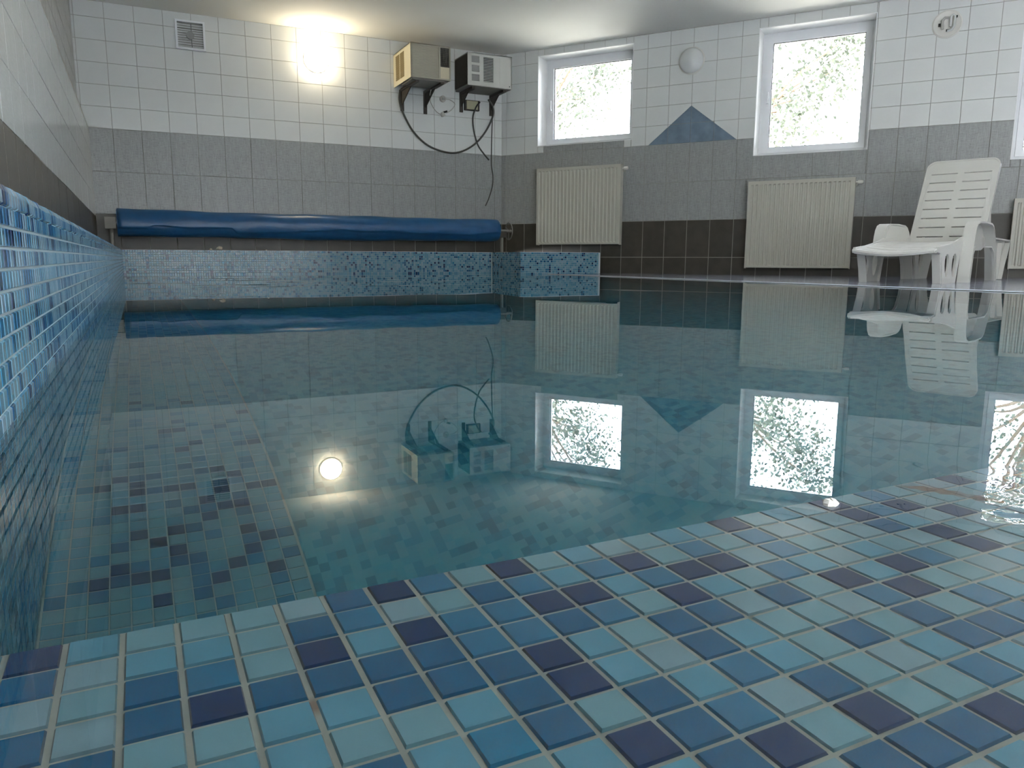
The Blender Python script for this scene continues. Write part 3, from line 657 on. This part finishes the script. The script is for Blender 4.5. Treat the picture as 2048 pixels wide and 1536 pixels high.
m = MB(); m.box(x1-7, x1-1.2, dep-.05, dep+.08, z0+.9, z1-1); m.obj('control_cover', 'ac white', fb)
m = MB(); m.lathe([(0, 0), (.28, 0), (.28, .15), (0, .15)], (x1-1.3, dep, z0+1.1), (0, 1, 0), 10); m.obj('screw', 'ac dark', fb)
# brackets
def bracket(x, z, dep, drop, label, group):
    t = thing('wall_bracket', label, 'bracket', FB @ Matrix.Translation(Vector((x, 0, z))*U), group)
    m = MB(); m.box(-.9, .9, .1, dep, -1.3, 0); m.obj('arm', 'bracket iron', t)
    m = MB(); m.box(-.9, .9, .05, 1.0, -drop, -1.2); m.obj('wall_leg', 'bracket iron', t)
    m = MB(); m.plate([(1.0, -1.2), (dep*.62, -1.2), (1.0, -drop*.72)], [], -.25, .25, fn=lambda a, b_, c: (b_, a, c)); m.obj('gusset', 'bracket iron', t)
bracket(129.0, 94.1, 25, 11.0, 'dark iron wall bracket holding the left end of the cream air conditioner', None)
bracket(141.6, 94.1, 26, 11.5, 'dark iron wall bracket holding the right end of the cream air conditioner', None)
bracket(162.0, 95.3, 17.5, 10.0, 'dark iron wall bracket holding the left end of the white air conditioner', None)
bracket(179.6, 95.3, 18, 10.5, 'dark iron wall bracket holding the corner end of the white air conditioner', None)

def bez(pts, n=14):   # Catmull-Rom through points
    P = [Vector(p) for p in pts]; P = [P[0]*2-P[1]] + P + [P[-1]*2-P[-2]]; out = []
    for i in range(1, len(P)-2):
        for k in range(n):
            t = k/n; a, b_, c, d = P[i-1:i+3]
            out.append(((b_*2) + (c-a)*t + (a*2-b_*5+c*4-d)*t*t + (b_*3-a-c*3+d)*t**3)*.5)
    out.append(P[-2]); return out
WIRES = {'drain_hose|1': ([(126.18, 6, 92.24), (126.78, 3, 87.96), (129.02, 1.5, 82.24), (134.39, 1.2, 73.46), (142.31, 1.2, 66.92), (152.17, 1.2, 63.95), (160.84, 1.2, 64.5), (169.6, 1.4, 69.22), (176.08, 1.6, 76.47), (180.02, 2.2, 84.55), (178.9, 4, 89.37), (174.72, 8, 91.4)], 0.5, 'hose grey', 'long grey drain hose looping from the cream air conditioner to the corner', 'hose'), 'drain_hose|2': ([(170.63, 6, 90.36), (169.58, 3, 87.96), (168.57, 1.2, 83.0), (169.29, 0.8, 76.09), (171.68, 0.7, 68.92), (175.3, 0.6, 64.41), (178.35, 0.5, 61.41)], 0.42, 'hose grey', 'short grey hose curling down from under the white air conditioner', 'hose'), 'power_cable|3': ([(178.88, 6, 97.27), (180.57, 1, 89.24), (180.23, 0.4, 77.48), (179.92, 0.4, 66.85), (179.82, 0.6, 58.81), (180.55, 1.0, 52.9), (180.06, 1.4, 47.45), (178.01, 1.2, 40.9), (176.14, 0.6, 36.53)], 0.3, 'hose grey', 'thin dark cable hanging down the far wall beside the corner', 'cable'), 'power_cord|4': ([(139.25, 16, 91.61), (141.24, 9, 90.66), (143.93, 3, 88.0), (147.03, 2, 84.42), (149.82, 2, 82.88)], 0.22, 'cord white', 'thin grey cord from the cream air conditioner down to the loose plug', 'cord'), 'power_cord|5': ([(152.95, 2, 83.9), (156.1, 2, 85.95), (158.16, 1.2, 89.07), (155.61, 1.2, 90.88), (152.48, 1.2, 91.1)], 0.22, 'cord white', 'short thin cord from the plug back up to the wall socket', 'cord')}
t = thing('junction_box', 'beige junction box on the far wall behind the corner bracket', 'junction box', FB @ Matrix.Translation(Vector((167.9, 0, 89.1))*U))
m = MB(); m.box(-4.2, 4.2, .02, 2.0, -2.6, 2.6); m.obj('box', 'bracket iron', t)
m = MB(); m.box(-3.4, 3.0, 2.0, 2.5, -2.1, 2.2); m.obj('lid', 'beige box', t)
t = thing('wall_socket', 'small round white socket on the far wall between the air conditioners', 'socket', FB @ Matrix.Translation(Vector((151.5, 0, 91.2))*U))
m = MB(); m.lathe([(0, 0), (1.7, 0), (1.7, .8), (1.2, 1.2), (0, 1.2)], (0, 0, 0), (0, 1, 0), 20); m.obj('backbox', 'cord white', t, smooth=True)
m = MB(); m.box(-.8, .8, 1.1, 1.9, -.7, .5); m.obj('cover', 'grille grey', t)
OWN = {'1': AC1, '2': AC2, '3': AC2, '4': AC1, '5': t}
for nm, (pts, r, mt, lab, cat) in WIRES.items():
    par = OWN[nm.split('|')[1]]; off = Vector((151.5, 0, 91.2)) if par is t else Vector((0, 0, 0))
    m = MB(); m.tube([Vector(q) - off for q in bez(pts)], r, 8); m.obj(nm.split('|')[0], mt, par, smooth=True)
t = thing('cable_plug', 'loose white plug hanging on its cord below the wall socket', 'plug', FB @ Matrix.Translation(Vector((150.9, 2.0, 82.9))*U))
m = MB(); m.lathe([(0, -1.3), (.7, -1.3), (1.25, -.2), (1.1, .9), (0, 1.1)], (0, 0, 0), (.35, 0, -.9), 14); m.obj('plug_body', 'cord white', t, smooth=True)
m = MB(); m.tube([(.4, 0, 1.2), (2.4, 0, 1.9)], .5, 8); m.obj('cord_grip', 'ac dark', t, smooth=True)

# ================================================================ COVER ROLLER
YC = 383.0
t = thing('pool_cover_reel', 'blue pool cover rolled up on a long reel on the far ledge', 'pool cover', Matrix.Translation(Vector((84, YC, R))*U))
zc = 22.6-R; X0_, X1_ = -6.9-84, 177.6-84; n = 90; ns = 28; m = MB(); vs = []
def rad(x, a):
    return 5.35 + .18*math.sin(x*.06+1) + .14*math.sin(x*.21+a*2) + .2*math.sin(3*a+x*.03)
for i in range(n+1):
    x = X0_ + (X1_-X0_)*i/n
    for k in range(ns):
        a = 2*math.pi*k/ns; r = rad(x, a)*(1 - .10*math.exp(-((x-X1_)/2.2)**2)); sag = -.4*max(0, -math.sin(a))
        vs.append((x, -math.cos(a)*r, zc + math.sin(a)*r*1.04 + sag))
fs = [(i*ns+k, i*ns+(k+1) % ns, (i+1)*ns+(k+1) % ns, (i+1)*ns+k) for i in range(n) for k in range(ns)] + [tuple(range(ns)), tuple(n*ns+k for k in range(ns))[::-1]]
m.add(vs, fs); m.obj('rolled_sheet', 'cover blue', t, smooth=True)
m = MB(); vs = []; na = 16       # outer flap: lies over the roll and ends in a wavy hem on the front
for i in range(n+1):
    x = X0_ + .3 + (X1_-X0_-.6)*i/n
    hem = -.42 + .10*math.sin(x*.05+.6) + .05*math.sin(x*.23) + (.16 if 6 < (x+84) < 42 else 0) - (.14 if 42 <= x+84 < 70 else 0) + .28*max(0, (x+84-150)/28)
    for k in range(na+1):
        a = 2.2 + (hem-2.2)*k/na; lift = .22 + .35*(k/na)**6; r = rad(x, a)+lift
        vs.append((x, -math.cos(a)*r, zc + math.sin(a)*r*1.04 - (.4*max(0, -math.sin(a)))))
fs = [(i*(na+1)+k, i*(na+1)+k+1, (i+1)*(na+1)+k+1, (i+1)*(na+1)+k) for i in range(n) for k in range(na)]
m.add(vs, fs); fo = m.obj('outer_flap', 'cover blue', t, smooth=True); md = fo.modifiers.new('thickness', 'SOLIDIFY'); md.thickness = .12*U; md.offset = 1
m = MB(); m.tube([(X0_-2.6, 0, zc), (X1_+8.6, 0, zc)], .9, 12); m.obj('axle', 'steel', t, smooth=True)
for x, w, nm in ((X0_-2.4, 2.4, 'left'), (X1_+3.0, 2.2, 'right')):
    m = MB(); m.tube([(x, 0, 0), (x, 0, zc-2.0)], .85, 12); p_ = m.obj('post', 'post grey', t, smooth=True)
    m = MB(); m.box(x-w, x+w*.8, -2.4, 2.4, zc-(2.6 if nm == 'left' else 3.6), zc+(2.4 if nm == 'left' else -.2)); m.obj('bearing_block', 'post grey' if nm == 'left' else 'bracket iron', p_)
    m = MB(); m.box(x-2, x+2, -4, 4, 0, .5); m.obj('foot_plate', 'post grey', p_)
m = MB(); xw = X1_+7.2; pr = []
for k in range(33):
    a = 2*math.pi*k/32; pr.append((xw, 4.6*math.cos(a), zc + 4.6*math.sin(a)))
m.tube(pr, .28, 8, cap=False)
for k in range(3):
    a = .5+2*math.pi*k/3; m.tube([(xw, 0, zc), (xw, 4.6*math.cos(a), zc+4.6*math.sin(a))], .24, 6)
m.tube([(xw, 4.6*math.cos(1.2), zc+4.6*math.sin(1.2)), (xw+2, 4.6*math.cos(1.2), zc+4.6*math.sin(1.2))], .35, 8)
m.obj('hand_wheel', 'steel', t, smooth=True)
# crumbs on the ledge
def crumb(x, y, z, s, label, seed, mt='crumb', flat=.6):
    q = random.Random(seed); m = MB(); vs = []; na, nb = 7, 5
    for i in range(nb+1):
        for k in range(na):
            a = 2*math.pi*k/na; ph = -math.pi/2 + math.pi*i/nb; r = s*(.75+.5*q.random())
            vs.append((r*math.cos(ph)*math.cos(a), r*math.cos(ph)*math.sin(a), s*flat + s*flat*math.sin(ph)*(.8+.4*q.random())))
    m.add(vs, [(i*na+k, i*na+(k+1) % na, (i+1)*na+(k+1) % na, (i+1)*na+k) for i in range(nb) for k in range(na)])
    return tag(m.obj('mortar_crumb', mt, M=Matrix.Translation(Vector((x, y, z))*U)), label, 'debris')
crumb(30.2, L+1.6, R, .75, 'tiny pale mortar crumb on the far ledge, left of the bigger lump', 1)
crumb(33.9, L+1.8, R, 1.5, 'pale jagged mortar lump on the far ledge under the blue cover', 2)
crumb(54.3, L+1.6, R, .45, 'smallest pale crumb on the far ledge, right of the jagged lump', 4)
q = (18.29, 15.53)
o = crumb(q[0], q[1], -.2, .27, 'white chip floating on the water near the shallow ledge', 9, 'lamp base white', .7); o.name = 'floating_chip'

st = bpy.data.materials.new('rust film'); st.use_nodes = True; nt = st.node_tree; pb = nt.nodes['Principled BSDF']; pb.inputs['Base Color'].default_value = (*srgb((112, 84, 56)), 1); pb.inputs['Roughness'].default_value = .8
gn = N(nt, 'ShaderNodeTexNoise'); gn.inputs['Scale'].default_value = 55; gg = N(nt, 'ShaderNodeNewGeometry'); nt.links.new(gg.outputs['Position'], gn.inputs['Vector'])
gm = N(nt, 'ShaderNodeMapRange'); gm.inputs[1].default_value = .35; gm.inputs[2].default_value = .65; gm.inputs[3].default_value = .15; gm.inputs[4].default_value = .7
nt.links.new(gn.outputs[0], gm.inputs[0]); nt.links.new(gm.outputs[0], pb.inputs['Alpha']); MATS['rust film'] = st
m = MB(); vs = []; a0, a1 = Vector((22.3, 16.25, 0)), Vector((23.9, 13.7, 0)); d_ = (a1-a0).normalized(); nn = Vector((-d_.y, d_.x, 0)); k = 18
for sg in (1, -1):
    for i in range(k):
        f = i/(k-1) if sg == 1 else 1-i/(k-1); w_ = .30*math.sin(math.pi*min(1, max(0, f*.94+.03)))**.6*(1+.3*math.sin(i*2.1)); q_ = a0 + (a1-a0)*f + nn*(w_*sg + .12*math.sin(f*5)); vs.append((q_.x, q_.y, 0))
m.add([(x, y, 0) for x, y, z in vs] + [(x, y, .02) for x, y, z in vs], [tuple(range(2*k)), tuple(range(4*k-1, 2*k-1, -1))])
tag(m.obj('rust_stain', 'rust film', M=Matrix.Translation(Vector((0, 0, -DL+.02))*U), fix=False), 'brown rusty film lying on the shallow underwater ledge at the right', 'stain')
# ================================================================ SUN LOUNGER
LA = Vector((.9336, .3584, 0)); LW = Vector((-.3584, .9336, 0))
CH = Matrix.Translation(Vector((228.15, 170.16, DECK))*U) @ Matrix((LA, LW, Vector((0, 0, 1)))).transposed().to_4x4()
t = thing('sun_lounger', 'white plastic sun lounger with raised slatted back, standing on the deck by the pool', 'sun lounger', CH)
PCW = 'plastic chair white'
def oval(cx, z0, z1, w0, w1, n=14, lean=0):
    o_ = []
    for k in range(n):
        a = 2*math.pi*k/n; z = (z0+z1)/2 + (z1-z0)/2*math.sin(a); f = (z-z0)/(z1-z0); w = w0+(w1-w0)*f
        o_.append((cx + lean*(z-(z0+z1)/2) + w*math.cos(a), z))
    return o_
for s, nm in ((-1, 'near'), (1, 'far')):
    yi = .265*s; yo = .345*s
    def mk(b_, name, par=t): return b_.obj(name, PCW, par, scale=1.0, smooth=True)
    m = MB()
    m.plate([(-.33, .245), (-.33, .212), (-.25, .205), (-.20, .10), (-.165, .0), (.18, .0), (.21, .10), (.245, .205), (.30, .222), (.86, .235), (.93, .27), (.93, .33), (.60, .345), (.30, .325), (.10, .288), (-.10, .262)],
            [oval(-.085, .04, .20, .038, .072, lean=-.10), oval(.10, .04, .205, .038, .07, lean=.08)], yi-.008, yi+.008)
    fl_ = mk(m, 'side_frame')
    m = MB(); m.ribbon([(-.33, .212), (-.25, .205), (-.20, .10), (-.165, 0)], yi, yi-.05*s, -.01); mk(m, 'leg_web', fl_)
    m = MB(); m.ribbon([(.18, 0), (.21, .10), (.245, .205)], yi, yi-.025*s, -.01); mk(m, 'leg_web', fl_)
    # arm with its two posts
    m = MB(); path = [(.25, 0), (.275, .18), (.305, .33), (.325, .385), (.36, .42), (.42, .436), (.62, .442), (.80, .436), (.86, .42), (.91, .385), (.97, .32), (1.05, .20), (1.13, .0)]
    m.ribbon(path, yi, yo, -.012); ar = mk(m, 'armrest')
    m = MB(); m.plate([(.30, .27), (.31, .32), (.335, .375), (.37, .408), (.42, .423), (.79, .423), (.85, .408), (.90, .37), (.955, .30), (.97, .26), (.9, .24), (.35, .24)], [], yi-.004, yi+.006)
    mk(m, 'arm_panel', ar)
    m = MB(); m.ribbon([(.285, .0), (.31, .20), (.35, .25), (.86, .255), (.95, .22), (1.02, .12), (1.06, 0)], yo-.02*s, yo, .01)
    mk(m, 'arm_lip', ar)
    # tail frame and head leg
    m = MB()
    m.plate([(.88, .335), (.88, .27), (1.06, .26), (1.13, .12), (1.16, .0), (1.50, .0), (1.56, .12), (1.70, .30), (1.69, .325), (1.63, .335)],
            [oval(1.275, .06, .27, .04, .075, lean=.10)], yi-.008, yi+.008)
    tl = mk(m, 'tail_frame')
    m = MB(); m.ribbon([(1.50, 0), (1.56, .12), (1.70, .30), (1.69, .33), (.95, .338)], yi, yi+.05*s, .01); m.ribbon([(1.40, .01), (1.44, .30)], yi, yi+.04*s, .008)
    mk(m, 'tail_rim', tl)
    # back support stay
    m = MB(); m.tube([(1.17, .235*s, .62), (1.22, .24*s, .45), (1.25, .245*s, .335)], .011, 8); mk(m, 'back_stay')
# seat: grid with slots
def zseat(x, y):
    f = (x+.34)/1.27
    return .236 + .075*math.sin(min(1, f*1.25)*math.pi/2) - .022*math.exp(-((x+.28)/.16)**2)*math.cos(y/.27*math.pi/2) - .018*math.exp(-((x-.75)/.2)**2) - .012*math.cos(y/.27*math.pi/2)
ys = [-.262, -.235, -.225, -.12, -.02, .02, .12, .225, .235, .262]; m = MB(); xs = [-.375 + i*.0155 for i in range(85)]
vs = [(x, y, zseat(x, y)) for x in xs for y in ys]; ny_ = len(ys); fs = []
for i in range(len(xs)-1):
    slot = 5 <= i <= 78 and i % 6 == 5
    for j in range(ny_-1):
        if slot and j in (2, 3, 5, 6): continue
        fs.append((i*ny_+j, (i+1)*ny_+j, (i+1)*ny_+j+1, i*ny_+j+1))
m.add(vs, fs); se = m.obj('seat', PCW, t, scale=1.0, smooth=True); md = se.modifiers.new('thickness', 'SOLIDIFY'); md.thickness = .012; md.offset = -1
m = MB(); pa = [(-.262 + .524*k/16) for k in range(17)]
vs = []; 
for y in pa:
    zt = zseat(-.375, y)+.003; xo = -.375 - .03*math.cos(y/.262*math.pi/2)
    vs += [(xo, y, zt), (xo-.006, y, zt-.012), (xo, y, zt-.026), (xo+.012, y, zt-.026), (xo+.04, y, zt)]
fs = [(i*5+k, (i+1)*5+k, (i+1)*5+(k+1) % 5, i*5+(k+1) % 5) for i in range(16) for k in range(5)] + [(0, 1, 2, 3, 4), tuple(80+k for k in (4, 3, 2, 1, 0))]
m.add(vs, fs); m.obj('front_rim', PCW, t, scale=1.0, smooth=True)
# backrest plate with eight rows of slots
def backmap(u, v, w):     # u across, w up the back, v thickness
    a = math.radians(61.5); bow = -.012*math.sin(w/.74*math.pi)
    return (.925 + w*math.cos(a) + (v+bow)*math.sin(a), u, .297 + w*math.sin(a) - (v+bow)*math.cos(a))
hw_, hh = .268, .775; rr = .07; outl = []
for cx, cz, a0 in ((hw_-rr, hh-rr, 0), (-hw_+rr, hh-rr, 90)):
    for k in range(7): a = math.radians(a0+15*k); outl.append((cx+rr*math.cos(a), cz+rr*math.sin(a)))
outl += [(-hw_, .0), (hw_, .0)]
holes = []
for k in range(8):
    z = .055 + k*.084
    for (a, b_) in ((-.222, -.02), (.02, .222)):
        holes.append([(a, z), (a+.007, z-.005), (b_-.007, z-.005), (b_, z), (b_-.007, z+.005), (a+.007, z+.005)])
m = MB(); m.plate(outl, holes, 0, .012, fn=backmap); bk = m.obj('backrest', PCW, t, scale=1.0)
m = MB(); k = len(outl); vs = []
for (u, w) in outl:
    vs += [backmap(u, -.004, w), backmap(u, .03, w), backmap(u*.965, .03, w*.985), backmap(u*.965, -.004, w*.985)]
fs = []
for i in range(k):
    if i == k-2: continue
    for j in range(4): a = i; b_ = (i+1) % k; fs.append((a*4+j, b_*4+j, b_*4+(j+1) % 4, a*4+(j+1) % 4))
m.add(vs, fs); m.obj('back_rim', PCW, bk, scale=1.0)
m = MB(); m.tube([(.93, -.25, .285), (.93, .25, .285)], .014, 10); m.obj('hinge_rod', PCW, t, scale=1.0, smooth=True)
m = MB(); m.box(1.30, 1.36, -.255, .255, .285, .325); m.obj('cross_bar', PCW, t, scale=1.0)

# ================================================================ OUTSIDE
b = MB(); b.quad((-1500, B+14, -40), (2500, B+14, -40), (2500, 2500, -40), (-1500, 2500, -40))
far_pt = Vector((XC, B, 0)) - NO*14
b = MB(); g0 = far_pt - A*60; g1 = far_pt + A*900; g2 = g1 - NO*2600 + A*900; g3 = g0 - NO*2600 - A*900
b.quad((g0.x, g0.y, 20), (g1.x, g1.y, 20), (g2.x, g2.y, 20), (g3.x, g3.y, 20)); gd = struct(b.obj('ground', 'ground pale', fix=False), 'pale paved ground outside the windows')
def tree(x, y, zc_, r, n, label, seed, trunk):
    q = random.Random(seed); t = thing('tree', label, 'tree', Matrix.Translation(Vector((x, y, 20))*U), None)
    m = MB(); m.tube([(0, 0, 0), (trunk*.3, 2, (zc_-20)*.5), (0, 0, zc_-20+r*.3)], lambda f: 5*(1-f)+1.2, 8); tr = m.obj('trunk', 'bark', t, smooth=True)
    clumps = []
    m = MB()
    for k in range(26):
        a = q.uniform(0, 2*math.pi); e_ = q.uniform(-.9, 1.3); rr_ = r*q.uniform(.45, 1.0)
        c = Vector((math.cos(a)*math.cos(e_), math.sin(a)*math.cos(e_), math.sin(e_)))*rr_ + Vector((0, 0, zc_-20)); clumps.append((c, r*q.uniform(.16, .34)))
        m.tube(bez([(0, 0, (zc_-20)*.55), c*.5 + Vector((0, 0, (zc_-20)*.35)), c], 4), lambda f: 1.5*(1-f)+.25, 5)
    m.obj('branches', 'bark', tr, smooth=True)
    m = MB()
    for k in range(n):
        c, rc_ = q.choice(clumps); p = c + Vector((q.gauss(0, 1), q.gauss(0, 1), q.gauss(0, 1)))*rc_*.6
        d = Vector((q.gauss(0, 1), q.gauss(0, 1), q.gauss(0, 1))).normalized(); e2 = d.orthogonal().normalized(); s2 = q.uniform(1.2, 2.5); f2 = d.cross(e2)
        m.mi = 0 if q.random() < .6 else 1
        m.add([p-e2*s2, p-e2*s2*.2+f2*s2*.6, p+e2*s2, p-e2*s2*.2-f2*s2*.6], [(0, 1, 2, 3)])
    stuff(m.obj('foliage', ['leaf', 'leaf pale'], t, fix=False))
tree(420, 470, 150, 95, 11000, 'leafy tree outside seen through the tall window in the middle', 3, 8)
tree(330, 640, 185, 100, 11000, 'leafy tree outside seen through the smallest window by the corner', 5, -6)
tree(560, 300, 130, 95, 7000, 'leafy tree outside seen through the window at the right edge', 8, 5)
